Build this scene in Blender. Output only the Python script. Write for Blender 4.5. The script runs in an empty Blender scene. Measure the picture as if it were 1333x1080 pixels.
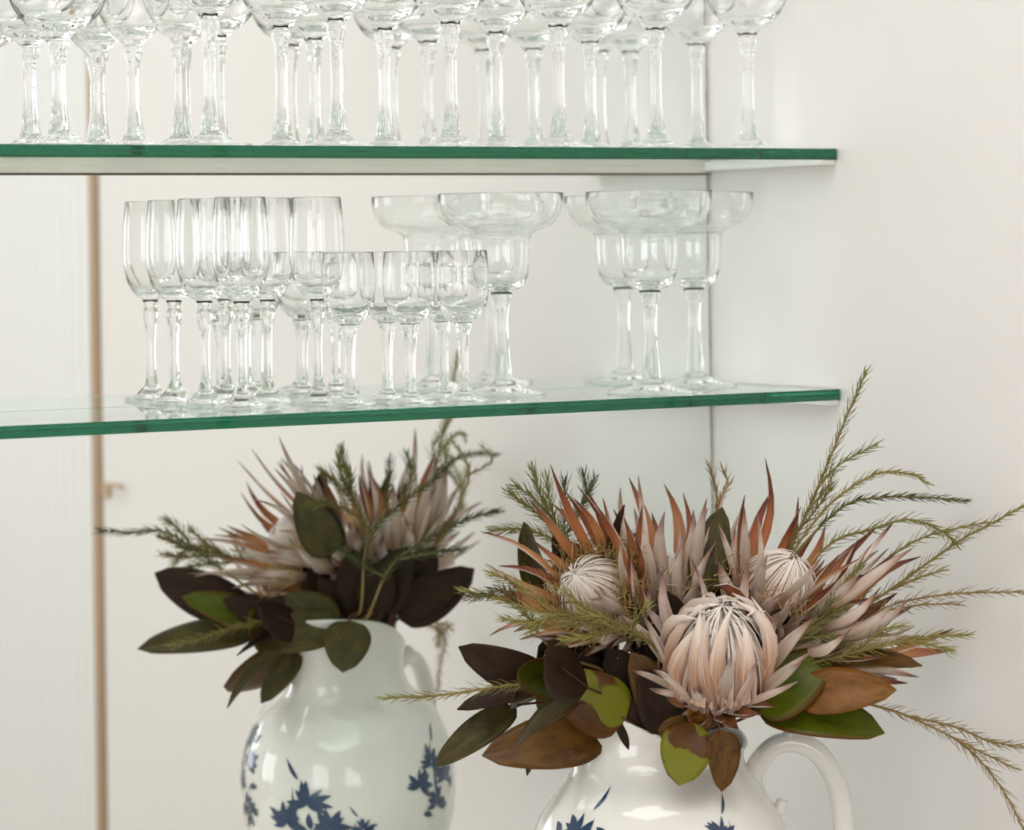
import bpy, math, random
from mathutils import Vector, Matrix

# ------------------------------------------------------------------ camera, world, light, exposure
sc = bpy.context.scene
col = sc.collection
EYE = 1.55                      # eye height above the floor
YAW, ROLL, FPX, HORIZON = 0.5386, 0.0141, 3997.7, 322.7
CX, CY = -1.6607, -2.4099       # camera in the room: right wall is x = 0, mirror front is y = 0

F_ = Vector((math.sin(YAW), math.cos(YAW), 0))
R_ = Vector((math.cos(YAW), -math.sin(YAW), 0))
U_ = Vector((0, 0, 1))
cr, sr = math.cos(ROLL), math.sin(ROLL)
camd = bpy.data.cameras.new('camera')
cam = bpy.data.objects.new('camera', camd); col.objects.link(cam)
right = R_ * cr - U_ * sr
up = U_ * cr + R_ * sr
m = Matrix((right, up, -F_)).transposed().to_4x4()
m.translation = Vector((CX, CY, EYE))
cam.matrix_world = m
camd.sensor_fit = 'HORIZONTAL'; camd.sensor_width = 36
camd.lens = FPX / 1333 * 36
camd.shift_y = (HORIZON - 540) / 1333
camd.clip_start = 0.05
camd.dof.use_dof = True; camd.dof.focus_distance = 2.53; camd.dof.aperture_fstop = 6.6
sc.camera = cam

world = bpy.data.worlds.new('sky'); sc.world = world; world.use_nodes = True
bg = world.node_tree.nodes['Background']
bg.inputs[0].default_value = (0.80, 0.88, 1.0, 1); bg.inputs[1].default_value = 1.0

def area(name, loc, rot, sx, sy, power, colr):
    d = bpy.data.lights.new(name, 'AREA'); d.shape = 'RECTANGLE'; d.size = sx; d.size_y = sy
    d.energy = power; d.color = colr
    o = bpy.data.objects.new(name, d); col.objects.link(o); o.location = loc; o.rotation_euler = rot
    return o
# daylight in the two window openings of the room
area('daylight_back_window', (-2.1, -5.62, 1.70), (math.radians(90), 0, 0), 1.8, 1.7, 34, (1.0, 0.99, 0.985))
area('daylight_side_window', (-5.12, -3.45, 1.55), (0, math.radians(-90), 0), 2.1, 2.5, 62, (1.0, 0.99, 0.985))
area('skylight', (-1.35, -1.35, 2.89), (0, 0, 0), 1.7, 1.5, 30, (1.0, 0.99, 0.985))

sc.view_settings.view_transform = 'Standard'; sc.view_settings.look = 'None'
sc.view_settings.gamma = 1; sc.view_settings.use_curve_mapping = False
sc.view_settings.exposure = -0.22
cy_ = sc.cycles
cy_.use_denoising = True
cy_.max_bounces = 26; cy_.diffuse_bounces = 5; cy_.glossy_bounces = 14
cy_.transmission_bounces = 22; cy_.transparent_max_bounces = 16; cy_.volume_bounces = 0
cy_.caustics_reflective = True; cy_.caustics_refractive = True; cy_.blur_glossy = 0.0
cy_.sample_clamp_indirect = 20.0

# ------------------------------------------------------------------ helpers
random.seed(7)
def hexc(h):
    h = h.lstrip('#'); c = [int(h[i:i+2], 16) / 255 for i in (0, 2, 4)]
    return tuple(x / 12.92 if x <= .04045 else ((x + .055) / 1.055) ** 2.4 for x in c) + (1,)

def ray(px, py):
    u, v = px - 666.5, py - HORIZON
    uu = u * cr - v * sr; vv = u * sr + v * cr
    return F_ + R_ * (uu / FPX) - U_ * (vv / FPX)
W0, W1 = 2.553, 3.030           # depth of the pitcher's axis, seen directly and seen in the mirror
def at(px, py, b=0.0):          # point at a distance b behind (+) or before (-) the pitcher's axis
    return Vector((CX, CY, EYE)) + ray(px, py) * (W0 + b)
def atm(px, py, b=0.0):         # the same for a thing known by its mirror image
    p = Vector((CX, CY, EYE)) + ray(px, py) * (W1 + b)
    return Vector((p.x, -p.y, p.z))
def on_shelf(px, e, z):         # x of an upright thing standing e before the mirror
    x = -0.3
    for _ in range(30):
        d = Vector((x - CX, -e - CY, z)); w = d.dot(F_); r = d.dot(R_)
        u = FPX * r / w; v = -FPX * z / w
        x += (px - (666.5 + cr * u + sr * v)) * 0.0006
    return x

def tag(o, label=None, cat=None, group=None, kind=None):
    if label: o['label'] = label
    if cat: o['category'] = cat
    if group: o['group'] = group
    if kind: o['kind'] = kind
    return o
def empty(name, loc):
    o = bpy.data.objects.new(name, None); col.objects.link(o); o.location = loc; o.empty_display_size = .02
    return o
def mesh(name, v, f, mats, uvs=None, fm=None, smooth=True):
    me = bpy.data.meshes.new(name); me.from_pydata([tuple(p) for p in v], [], f)
    for mt in (mats if isinstance(mats, (list, tuple)) else [mats]): me.materials.append(mt)
    if uvs is not None:
        l = me.uv_layers.new(name='UVMap')
        for lp in me.loops: l.data[lp.index].uv = uvs[lp.vertex_index]
    if fm: me.polygons.foreach_set('material_index', fm)
    if smooth: me.polygons.foreach_set('use_smooth', [True] * len(me.polygons))
    me.update()
    return me
def link(name, me, parent=None, origin=None):
    o = bpy.data.objects.new(name, me); col.objects.link(o)
    if parent is not None: o.parent = parent
    return o
def shape(name, v, f, mats, root=None, parent=None, smooth=True, uvs=None, fm=None):
    """a mesh given in world coordinates; with a root its data is moved to the root's origin"""
    if root is not None:
        r = Vector(root.location); v = [Vector(p) - r for p in v]
    return link(name, mesh(name, v, f, mats, uvs, fm, smooth), parent if parent is not None else root)

def boxd(x0, x1, y0, y1, z0, z1):
    v = [(x, y, z) for x in (x0, x1) for y in (y0, y1) for z in (z0, z1)]
    f = [(0, 1, 3, 2), (4, 6, 7, 5), (0, 4, 5, 1), (2, 3, 7, 6), (0, 2, 6, 4), (1, 5, 7, 3)]
    return v, f
def box(name, b, mat, root=None, bevel=0, parent=None):
    v, f = boxd(*b)
    o = shape(name, v, f, mat, root, parent, smooth=False)
    if bevel:
        md = o.modifiers.new('bevel', 'BEVEL'); md.width = bevel; md.segments = 2
    return o
def smooth_path(pts, n=8):
    pts = [Vector(p) for p in pts]
    P = [pts[0] * 2 - pts[1]] + pts + [pts[-1] * 2 - pts[-2]]
    out = []
    for i in range(1, len(P) - 2):
        a, b, c, d = P[i-1], P[i], P[i+1], P[i+2]
        for k in range(n):
            t = k / n
            out.append(.5 * ((2*b) + (c-a)*t + (2*a-5*b+4*c-d)*t*t + (3*b-a-3*c+d)*t**3))
    out.append(pts[-1])
    return out
def tubed(path, radii, seg=8):
    """rings along a path; radii is a number, a pair (ends) or a list"""
    n = len(path)
    if isinstance(radii, (int, float)): radii = [radii] * n
    elif len(radii) == 2: radii = [radii[0] + (radii[1] - radii[0]) * i / (n - 1) for i in range(n)]
    v, f = [], []
    t0 = (path[1] - path[0]).normalized()
    nrm = t0.orthogonal().normalized()
    for i, p in enumerate(path):
        t = (path[min(i+1, n-1)] - path[max(i-1, 0)]).normalized()
        nrm = (nrm - t * nrm.dot(t)).normalized(); bn = t.cross(nrm)
        for k in range(seg):
            a = 2 * math.pi * k / seg
            v.append(p + (nrm * math.cos(a) + bn * math.sin(a)) * radii[i])
    for i in range(n - 1):
        for k in range(seg):
            k2 = (k + 1) % seg
            f.append((i*seg + k, i*seg + k2, (i+1)*seg + k2, (i+1)*seg + k))
    f.append(tuple(range(seg))[::-1]); f.append(tuple((n-1)*seg + k for k in range(seg)))
    return v, f

# ------------------------------------------------------------------ materials
def nodes(name):
    mt = bpy.data.materials.new(name); mt.use_nodes = True
    nt = mt.node_tree; b = nt.nodes['Principled BSDF']
    return mt, nt, b
def paint(name, c, rough=.6, noise=0.03, scale=6, spec=.4, bump=0, coat=0):
    mt, nt, b = nodes(name); c = hexc(c)
    tc = nt.nodes.new('ShaderNodeTexCoord'); n = nt.nodes.new('ShaderNodeTexNoise')
    n.inputs['Scale'].default_value = scale; n.inputs['Detail'].default_value = 4
    nt.links.new(tc.outputs['Object'], n.inputs['Vector'])
    r = nt.nodes.new('ShaderNodeMix'); r.data_type = 'RGBA'
    r.inputs['A'].default_value = tuple(x * (1 - noise) for x in c[:3]) + (1,)
    r.inputs['B'].default_value = tuple(min(1, x * (1 + noise)) for x in c[:3]) + (1,)
    nt.links.new(n.outputs['Fac'], r.inputs['Factor']); nt.links.new(r.outputs['Result'], b.inputs['Base Color'])
    b.inputs['Roughness'].default_value = rough; b.inputs['Specular IOR Level'].default_value = spec
    b.inputs['Coat Weight'].default_value = coat; b.inputs['Coat Roughness'].default_value = .05
    if bump:
        n2 = nt.nodes.new('ShaderNodeTexNoise'); n2.inputs['Scale'].default_value = scale * 12
        nt.links.new(tc.outputs['Object'], n2.inputs['Vector'])
        bp = nt.nodes.new('ShaderNodeBump'); bp.inputs['Strength'].default_value = bump; bp.inputs['Distance'].default_value = .002
        nt.links.new(n2.outputs['Fac'], bp.inputs['Height']); nt.links.new(bp.outputs['Normal'], b.inputs['Normal'])
    return mt
def glass(name, tint=(1, 1, 1), ior=1.5, absorb=None, dens=1.0):
    mt, nt, b = nodes(name); nt.nodes.remove(b)
    g = nt.nodes.new('ShaderNodeBsdfGlass'); g.inputs['Color'].default_value = tint + (1,)
    g.inputs['Roughness'].default_value = 0; g.inputs['IOR'].default_value = ior
    out = nt.nodes['Material Output']; nt.links.new(g.outputs[0], out.inputs['Surface'])
    if absorb:
        va = nt.nodes.new('ShaderNodeVolumeAbsorption'); va.inputs['Color'].default_value = absorb + (1,)
        va.inputs['Density'].default_value = dens; nt.links.new(va.outputs[0], out.inputs['Volume'])
    return mt
def ramp_along(name, stops, streak='#ffffff', rough=.6, sheen=.0, var=.18, trans=0.0, streak_amt=.35):
    """colour along the length (uv v) with fine lengthwise streaks and a shade of its own for each piece"""
    mt, nt, b = nodes(name)
    uv = nt.nodes.new('ShaderNodeUVMap'); sp = nt.nodes.new('ShaderNodeSeparateXYZ')
    nt.links.new(uv.outputs[0], sp.inputs[0])
    oi = nt.nodes.new('ShaderNodeObjectInfo')
    ad = nt.nodes.new('ShaderNodeMath'); ad.operation = 'MULTIPLY_ADD'
    ad.inputs[1].default_value = .10; nt.links.new(oi.outputs['Random'], ad.inputs[0]); nt.links.new(sp.outputs['Y'], ad.inputs[2])
    rp = nt.nodes.new('ShaderNodeValToRGB'); cr_ = rp.color_ramp
    while len(cr_.elements) < len(stops): cr_.elements.new(.5)
    for e, (p, c) in zip(cr_.elements, stops): e.position = p; e.color = hexc(c)
    nt.links.new(ad.outputs[0], rp.inputs[0])
    mp = nt.nodes.new('ShaderNodeMapping'); mp.inputs['Scale'].default_value = (9, 1.3, 1)
    nt.links.new(uv.outputs[0], mp.inputs[0])
    n = nt.nodes.new('ShaderNodeTexNoise'); n.noise_dimensions = '4D'; n.inputs['Scale'].default_value = 2.2; n.inputs['Detail'].default_value = 3
    nt.links.new(mp.outputs[0], n.inputs['Vector'])
    w = nt.nodes.new('ShaderNodeMath'); w.operation = 'MULTIPLY'; w.inputs[1].default_value = 40
    nt.links.new(oi.outputs['Random'], w.inputs[0]); nt.links.new(w.outputs[0], n.inputs['W'])
    st = nt.nodes.new('ShaderNodeMapRange'); st.inputs[1].default_value = .42; st.inputs[2].default_value = .68
    st.inputs[3].default_value = 0; st.inputs[4].default_value = streak_amt
    nt.links.new(n.outputs['Fac'], st.inputs[0])
    mx = nt.nodes.new('ShaderNodeMix'); mx.data_type = 'RGBA'; mx.inputs['B'].default_value = hexc(streak)
    nt.links.new(st.outputs[0], mx.inputs['Factor']); nt.links.new(rp.outputs['Color'], mx.inputs['A'])
    hs = nt.nodes.new('ShaderNodeHueSaturation')
    vr = nt.nodes.new('ShaderNodeMapRange'); vr.inputs[3].default_value = 1 - var; vr.inputs[4].default_value = 1 + var
    nt.links.new(oi.outputs['Random'], vr.inputs[0]); nt.links.new(vr.outputs[0], hs.inputs['Value'])
    nt.links.new(mx.outputs['Result'], hs.inputs['Color']); nt.links.new(hs.outputs[0], b.inputs['Base Color'])
    b.inputs['Roughness'].default_value = rough; b.inputs['Specular IOR Level'].default_value = .3
    b.inputs['Sheen Weight'].default_value = sheen
    return mt
def leafmat(name, c0, c1, patch=None, edge=None, rough=.42, patch_at=.55):
    mt, nt, b = nodes(name)
    uv = nt.nodes.new('ShaderNodeUVMap'); oi = nt.nodes.new('ShaderNodeObjectInfo')
    n = nt.nodes.new('ShaderNodeTexNoise'); n.noise_dimensions = '4D'; n.inputs['Scale'].default_value = 4.5; n.inputs['Detail'].default_value = 6
    n.inputs['Roughness'].default_value = .65
    w = nt.nodes.new('ShaderNodeMath'); w.operation = 'MULTIPLY'; w.inputs[1].default_value = 30
    nt.links.new(oi.outputs['Random'], w.inputs[0]); nt.links.new(w.outputs[0], n.inputs['W'])
    nt.links.new(uv.outputs[0], n.inputs['Vector'])
    mx = nt.nodes.new('ShaderNodeMix'); mx.data_type = 'RGBA'; mx.inputs['A'].default_value = hexc(c0); mx.inputs['B'].default_value = hexc(c1)
    mr = nt.nodes.new('ShaderNodeMapRange'); mr.inputs[1].default_value = .32; mr.inputs[2].default_value = .68
    nt.links.new(n.outputs['Fac'], mr.inputs[0]); nt.links.new(mr.outputs[0], mx.inputs['Factor'])
    last = mx.outputs['Result']
    if patch:
        n2 = nt.nodes.new('ShaderNodeTexNoise'); n2.noise_dimensions = '4D'; n2.inputs['Scale'].default_value = 1.5; n2.inputs['Detail'].default_value = 2
        nt.links.new(uv.outputs[0], n2.inputs['Vector']); nt.links.new(w.outputs[0], n2.inputs['W'])
        m2 = nt.nodes.new('ShaderNodeMapRange'); m2.inputs[1].default_value = patch_at - .012; m2.inputs[2].default_value = patch_at + .012
        nt.links.new(n2.outputs['Fac'], m2.inputs[0])
        x2 = nt.nodes.new('ShaderNodeMix'); x2.data_type = 'RGBA'; x2.inputs['B'].default_value = hexc(patch)
        nt.links.new(m2.outputs[0], x2.inputs['Factor']); nt.links.new(last, x2.inputs['A']); last = x2.outputs['Result']
    if edge:
        sp = nt.nodes.new('ShaderNodeSeparateXYZ'); nt.links.new(uv.outputs[0], sp.inputs[0])
        s1 = nt.nodes.new('ShaderNodeMath'); s1.operation = 'SUBTRACT'; s1.inputs[1].default_value = .5
        nt.links.new(sp.outputs['X'], s1.inputs[0])
        s2 = nt.nodes.new('ShaderNodeMath'); s2.operation = 'ABSOLUTE'; nt.links.new(s1.outputs[0], s2.inputs[0])
        s3 = nt.nodes.new('ShaderNodeMapRange'); s3.inputs[1].default_value = .36; s3.inputs[2].default_value = .5
        nt.links.new(s2.outputs[0], s3.inputs[0])
        x3 = nt.nodes.new('ShaderNodeMix'); x3.data_type = 'RGBA'; x3.inputs['B'].default_value = hexc(edge)
        nt.links.new(s3.outputs[0], x3.inputs['Factor']); nt.links.new(last, x3.inputs['A']); last = x3.outputs['Result']
    nt.links.new(last, b.inputs['Base Color']); b.inputs['Roughness'].default_value = rough
    b.inputs['Specular IOR Level'].default_value = .22
    return mt

M = {}
M['wall'] = paint('white_wall_paint', '#e7e4e1', .55, .012, 3, .35, bump=.05)
M['ceiling'] = paint('ceiling_paint', '#ecebe8', .8, .01)
M['floor'] = paint('oak_floor', '#b5a795', .45, .10, 5)
M['trim'] = paint('white_gloss_trim', '#e8e6e2', .35, .01)
M['plank'] = paint('white_plank_paint', '#e6e6e4', .45, .015)
M['tan'] = paint('bare_tan_wood', '#a88c6e', .5, .1, 14)
M['brass'] = paint('dull_brass', '#c0a888', .4, .05); M['brass'].node_tree.nodes['Principled BSDF'].inputs['Metallic'].default_value = .5
M['rail'] = paint('beige_rail', '#cfcbc0', .45, .03); M['lip'] = paint('rail_shade_brown', '#5d5044', .5, .05)
M['counter'] = paint('white_counter', '#dcd8d2', .3, .02)
M['glass'] = glass('clear_glass', (.997, 1, .999), 1.47)
M['shelf'] = glass('green_edged_glass', (1, 1, 1), 1.5, (.0, .66, .51), 12.5)
M['porcelain'] = paint('white_porcelain', '#e9e7e0', .12, .012, 9, .5, coat=.7)
M['blue'] = paint('cobalt_print', '#1d3a5c', .18, .45, 130, .5, coat=.6)
M['bract_out'] = ramp_along('bract_outside', [(0, '#4a2c1a'), (.25, '#8f6038'), (.5, '#b59a84'), (.78, '#c8b5a8'), (.93, '#8e5c42'), (1, '#4a2018')], '#d8cec6', .62, .25, streak_amt=.5)
M['bract_in'] = ramp_along('bract_inside', [(0, '#6a3a18'), (.3, '#a86834'), (.62, '#b27846'), (.85, '#874a30'), (1, '#3a1610')], '#d0a48a', .5, streak_amt=.3)
M['bract_red'] = ramp_along('bract_red_tip', [(0, '#7a4420'), (.3, '#b0703e'), (.6, '#9c5a34'), (.82, '#6b2c1c'), (1, '#32100c')], '#c89070', .5, streak_amt=.25)
M['silk'] = ramp_along('floret_silk', [(0, '#b98d6c'), (.3, '#d2c4b4'), (.7, '#ddd4ca'), (1, '#e4ddd5')], '#b89a8a', .6, .4)
M['bud_out'] = ramp_along('bud_bract', [(0, '#5e341a'), (.32, '#9c6238'), (.52, '#b08460'), (.7, '#c2a690'), (1, '#d6c8bc')], '#e4dad5', .6, .3, streak_amt=.5)
M['fuzz'] = paint('golden_fuzz', '#b79a63', .8, .25, 60)
M['core'] = paint('receptacle', '#4a3420', .8, .2, 30)
M['stem'] = paint('green_brown_stem', '#4c3a1e', .6, .2, 40)
M['rstem'] = paint('red_brown_stem', '#5a2a1a', .5, .2, 40)
M['lf_brown'] = leafmat('leaf_brown', '#3f280e', '#6e4d1e', rough=.38)
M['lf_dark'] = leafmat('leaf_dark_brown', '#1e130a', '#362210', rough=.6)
M['lf_olive'] = leafmat('leaf_olive', '#2f2b12', '#544a20', rough=.42)
M['lf_green'] = leafmat('leaf_green_red_edge', '#3f4907', '#5a610d', edge='#5a3010', rough=.36)
M['lf_patch'] = leafmat('leaf_brown_yellow_patch', '#46290e', '#5f3d14', patch='#6f7018', rough=.36, patch_at=.5)
M['lf_rust'] = leafmat('leaf_rust', '#5c3a14', '#8a5c26', patch='#7a7a1c', rough=.4, patch_at=.66)
M['needle'] = paint('needle_green', '#74733a', .6, .3, 50)
M['needle_y'] = paint('needle_yellow_green', '#8a8446', .6, .3, 50)
M['needle_d'] = paint('needle_dark_green', '#3f4a22', .6, .3, 50)
M['needle_t'] = paint('needle_tan', '#94825a', .65, .25, 50)
M['twig'] = paint('tan_twig', '#8d7748', .65, .2, 60)
mm, nt, b = nodes('silvered_mirror'); b.inputs['Metallic'].default_value = 1
b.inputs['Base Color'].default_value = (.90, .925, .91, 1); b.inputs['Roughness'].default_value = 0.0
M['mirror'] = mm
mm, nt, b = nodes('worn_silver_edge'); b.inputs['Metallic'].default_value = .0
n = nt.nodes.new('ShaderNodeTexNoise'); n.inputs['Scale'].default_value = 60; tc = nt.nodes.new('ShaderNodeTexCoord')
nt.links.new(tc.outputs['Object'], n.inputs['Vector'])
rp = nt.nodes.new('ShaderNodeValToRGB'); rp.color_ramp.elements[0].position = .30; rp.color_ramp.elements[0].color = hexc('#a8a298')
rp.color_ramp.elements[1].position = .5; rp.color_ramp.elements[1].color = hexc('#efeeea')
nt.links.new(n.outputs['Fac'], rp.inputs[0]); nt.links.new(rp.outputs[0], b.inputs['Base Color']); b.inputs['Roughness'].default_value = .3
M['edge'] = mm

# ------------------------------------------------------------------ the room
RX, RY, RZ = -5.0, -5.5, 2.9
def struct(name, b, mat, bevel=0):
    return tag(box(name, b, mat, bevel=bevel), kind='structure')
struct('floor', (RX - .1, .1, RY - .1, .1, -.1, 0), M['floor'])
struct('ceiling', (RX - .1, .1, RY - .1, .1, RZ, RZ + .1), M['ceiling'])
struct('wall_back', (RX - .1, .1, .007, .1, 0, RZ), M['wall'])
DY0, DY1 = -2.34, -1.462            # the plank door in the right wall
def walls_with_hole(name, axis, c0, c1, lo, hi, h0, h1, z0, z1):
    """a wall slab with one opening, as one mesh of four blocks"""
    v, f = [], []
    for a0, a1, b0, b1 in ((lo, h0, 0, RZ), (h1, hi, 0, RZ), (h0, h1, 0, z0), (h0, h1, z1, RZ)):
        if b1 - b0 < 1e-4: continue
        bb = (c0, c1, a0, a1, b0, b1) if axis == 'x' else (a0, a1, c0, c1, b0, b1)
        vv, ff = boxd(*bb); k = len(v); v += vv; f += [tuple(i + k for i in q) for q in ff]
    return tag(shape(name, v, f, M['wall'], smooth=False), kind='structure')
walls_with_hole('wall_right', 'x', 0, .1, RY, .007, DY0, DY1, 0, 2.1)
walls_with_hole('wall_left', 'x', RX - .1, RX, RY, .007, -4.7, -2.2, .5, 2.6)
walls_with_hole('wall_front', 'y', RY - .1, RY, RX, 0, -3.0, -1.2, .85, 2.55)
def window(name, axis, c, a0, a1, z0, z1):
    r = empty(name, (0, 0, 0)); tag(r, kind='structure')
    def bar(nm, p0, p1, q0, q1):
        bb = (c - .05, c + .0, p0, p1, q0, q1) if axis == 'x' else (p0, p1, c - .05, c, q0, q1)
        return box(nm, bb, M['trim'], r)
    bar('frame_stile', a0, a0 + .06, z0, z1); bar('frame_stile', a1 - .06, a1, z0, z1)
    bar('frame_rail', a0 + .06, a1 - .06, z0, z0 + .07); bar('frame_rail', a0 + .06, a1 - .06, z1 - .06, z1)
    mid = (a0 + a1) / 2
    bar('mullion', mid - .03, mid + .03, z0 + .07, z1 - .06)
    zt = z0 + (z1 - z0) * .62
    bar('muntin', a0 + .06, mid - .03, zt - .015, zt + .015); bar('muntin', mid + .03, a1 - .06, zt - .015, zt + .015)
window('window_1', 'y', RY, -3.0, -1.2, .85, 2.55)
window('window_2', 'x', RX, -4.7, -2.2, .5, 2.6)

door = tag(empty('door_1', (.03, DY1, 0)), kind='structure')
box('door_jamb', (-.004, .06, DY1 - .030, DY1 - .004, 0, 2.099), M['tan'], door, .002)
n_pl = 26; y = DY1 - .0335; wpl = (y - DY0) / n_pl
for i in range(n_pl):
    box('plank', (.012, .05, y - wpl + .0004, y - .0004, .01, 2.095), M['plank'], door, .0018)
    y -= wpl
box('door_back', (.05, .055, DY0, DY1 - .031, .01, 2.095), M['plank'], door)
lt = tag(empty('door_latch', (0, -1.42, EYE - .312)), 'small dull brass hook latch on the white wall beside the tan door edge', 'latch')
box('latch_plate', (-.006, 0.0, -1.452, -1.436, EYE - .330, EYE - .311), M['brass'], lt, .001)
v, f = tubed(smooth_path([(-.008, -1.446, EYE - .311), (-.010, -1.42, EYE - .311), (-.010, -1.39, EYE - .311), (-.008, -1.378, EYE - .312)]), .0026)
shape('latch_hook', v, f, M['brass'], lt)
struct('trim_1', (-3.2, -.001, -.62, .004, .84, .875), M['counter'], .004)   # the counter the pitcher stands on
box('front_panel', (-3.2, -.001, -.58, .004, .10, .839), M['trim'], parent=bpy.data.objects['trim_1'])

# ------------------------------------------------------------------ mirror
mir = tag(empty('wall_mirror', (-1.6, 0, .9)), 'large frameless wall mirror behind the glass shelves, reflecting the bouquet', 'mirror')
EX = -.0015
v = [(-3.2, 0, .88), (EX - .0032, 0, .88), (EX - .0032, 0, 2.5), (-3.2, 0, 2.5)]
v2 = [(-3.2, .006, .88), (EX - .0032, .006, .88), (EX - .0032, .006, 2.5), (-3.2, .006, 2.5)]
f = [(0, 1, 2, 3), (7, 6, 5, 4), (4, 5, 1, 0), (3, 2, 6, 7), (0, 3, 7, 4)]
shape('mirror_pane', v + v2, f, M['mirror'], mir, smooth=False)
v = [(EX - .0032, 0, .88), (EX, .0025, .88), (EX, .006, .88), (EX - .0032, 0, 2.5), (EX, .0025, 2.5), (EX, .006, 2.5)]
tag(shape('mirror_edge', v, [(0, 1, 4, 3), (1, 2, 5, 4)], M['edge'], mir, smooth=False), 'bright worn silver edge of the mirror')

# ------------------------------------------------------------------ glass shelves
Z1, Z2, DEP, TH = EYE + .0848, EYE - .1302, .2018, .010
def shelf(z, label):
    r = tag(empty('glass_shelf', (-.9, -DEP / 2, z - TH)), label, 'shelf', 'glass shelves before the mirror')
    b = box('shelf_pane', (-1.9, -.0012, -DEP, -.0012, z - TH, z), M['shelf'], r, .0007)
    box('back_rail', (-1.9, -.0055, -.009, -.0013, z - TH - .0068, z - TH - .0003), M['rail'], r, .0004)
    box('rail_lip', (-1.9, -.0055, -.0098, -.0013, z - TH - .0082, z - TH - .0069), M['lip'], r)  # dark strip that draws the shadow along the rail's lower edge
    box('wall_cleat', (-.014, -.0003, -DEP + .004, -.0105, z - TH - .0045, z - TH - .0003), M['trim'], r, .0006)
    box('wall_cleat', (-1.9, -1.87, -DEP + .004, -.0105, z - TH - .0045, z - TH - .0003), M['trim'], r, .0006)
    return r
shelf(Z1, 'upper green-edged clear glass shelf holding a crowded row of stemmed wine glasses')
shelf(Z2, 'lower green-edged clear glass shelf holding flutes, small liqueur glasses and margarita glasses')

# ------------------------------------------------------------------ drinking glasses
SEG = 44
def sz(pr, k): return [(r, z * k) for r, z in pr]
def lathe(prof, flute=None):
    """closed-axis friendly lathe of (r, z) points; flute = (count, depth) scallops the wall"""
    v, f, ring = [], [], []
    for r, z in prof:
        if r < 1e-6: ring.append([len(v)]); v.append(Vector((0, 0, z))); continue
        idx = []
        for k in range(SEG):
            a = 2 * math.pi * k / SEG
            rr = r * (1 + (flute[1] * math.cos(flute[0] * a) if flute else 0))
            idx.append(len(v)); v.append(Vector((rr * math.cos(a), rr * math.sin(a), z)))
        ring.append(idx)
    for A, B in zip(ring, ring[1:]):
        if len(A) == 1 and len(B) == 1: continue
        for k in range(SEG):
            k2 = (k + 1) % SEG
            if len(A) == 1: f.append((A[0], B[k2], B[k]))
            elif len(B) == 1: f.append((A[k], A[k2], B[0]))
            else: f.append((A[k], A[k2], B[k2], B[k]))
    return v, f
def spl(pts, n=5):
    p = smooth_path([(a, 0, c) for a, c in pts], n)
    return [(max(q.x, 0), q.z) for q in p]
GLASS = {}
def glass_kind(key, foot, stem, outer, inner, stem_flute=None, bowl_flute=None, k=1.0):
    me = []; foot, stem, outer, inner = sz(foot, k), sz(stem, k), sz(outer, k), sz(inner, k)
    for nm, pr, fl in (('foot', foot, None), ('stem', stem, stem_flute), ('bowl', outer + inner, bowl_flute)):
        v, f = lathe(pr, fl); me.append((nm, mesh(key + '_' + nm, v, f, M['glass'])))
    GLASS[key] = me
def footp(R, r0, h):
    return [(0, 0.0008), (R * .5, .0006), (R * .93, 0), (R, .0006), (R, .0013)] + spl([(R * .985, .0019), (R * .6, .0045), (r0 * 1.9, h * .55), (r0, h)], 5)
# margarita glass: wide saucer over a narrow cup
glass_kind('margarita', footp(.039, .0088, .012),
    spl([(.0088, .012), (.0080, .024), (.0060, .044), (.0057, .060), (.0072, .076), (.0105, .086)], 5),
    spl([(.0105, .086), (.0180, .0895), (.0235, .099), (.0256, .113), (.0262, .127), (.0285, .1345), (.038, .1385), (.047, .1425), (.0525, .150), (.0553, .159), (.0562, .1675)], 5),
    spl([(.0562, .1680), (.0557, .1681), (.0553, .1672)], 3) + spl([(.0545, .160), (.0517, .1509), (.0464, .1436), (.0376, .1396), (.0279, .1355), (.0254, .128), (.0248, .113), (.0226, .0997), (.0165, .0925), (.006, .0905), (0, .0902)], 5), k=1.062)
# tall tulip flute
glass_kind('flute', footp(.0245, .0065, .011),
    spl([(.0065, .011), (.0044, .020), (.0039, .038), (.0048, .056), (.0068, .068), (.0052, .0735), (.0072, .079)], 6),
    spl([(.0072, .079), (.0130, .0825), (.0190, .0905), (.0228, .103), (.0240, .117), (.0231, .137), (.0212, .1555)], 6),
    spl([(.0212, .1560), (.0209, .1561), (.0206, .1555)], 3) + spl([(.0225, .137), (.0234, .117), (.0221, .1035), (.0180, .0925), (.0110, .0865), (.004, .0850), (0, .0848)], 6), (6, .03), k=1.125)
# small liqueur glass
glass_kind('liqueur', footp(.0215, .0048, .009),
    spl([(.0048, .009), (.0041, .020), (.0044, .036), (.0060, .052), (.0082, .0605)], 6),
    spl([(.0082, .0605), (.0145, .0640), (.0203, .0735), (.0226, .0865), (.0224, .100), (.0212, .1135)], 6),
    spl([(.0212, .1140), (.0209, .1141), (.0206, .1135)], 3) + spl([(.0218, .100), (.0220, .0867), (.0196, .0755), (.0130, .0680), (.005, .0652), (0, .0650)], 6), (6, .05), k=1.125)
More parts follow.
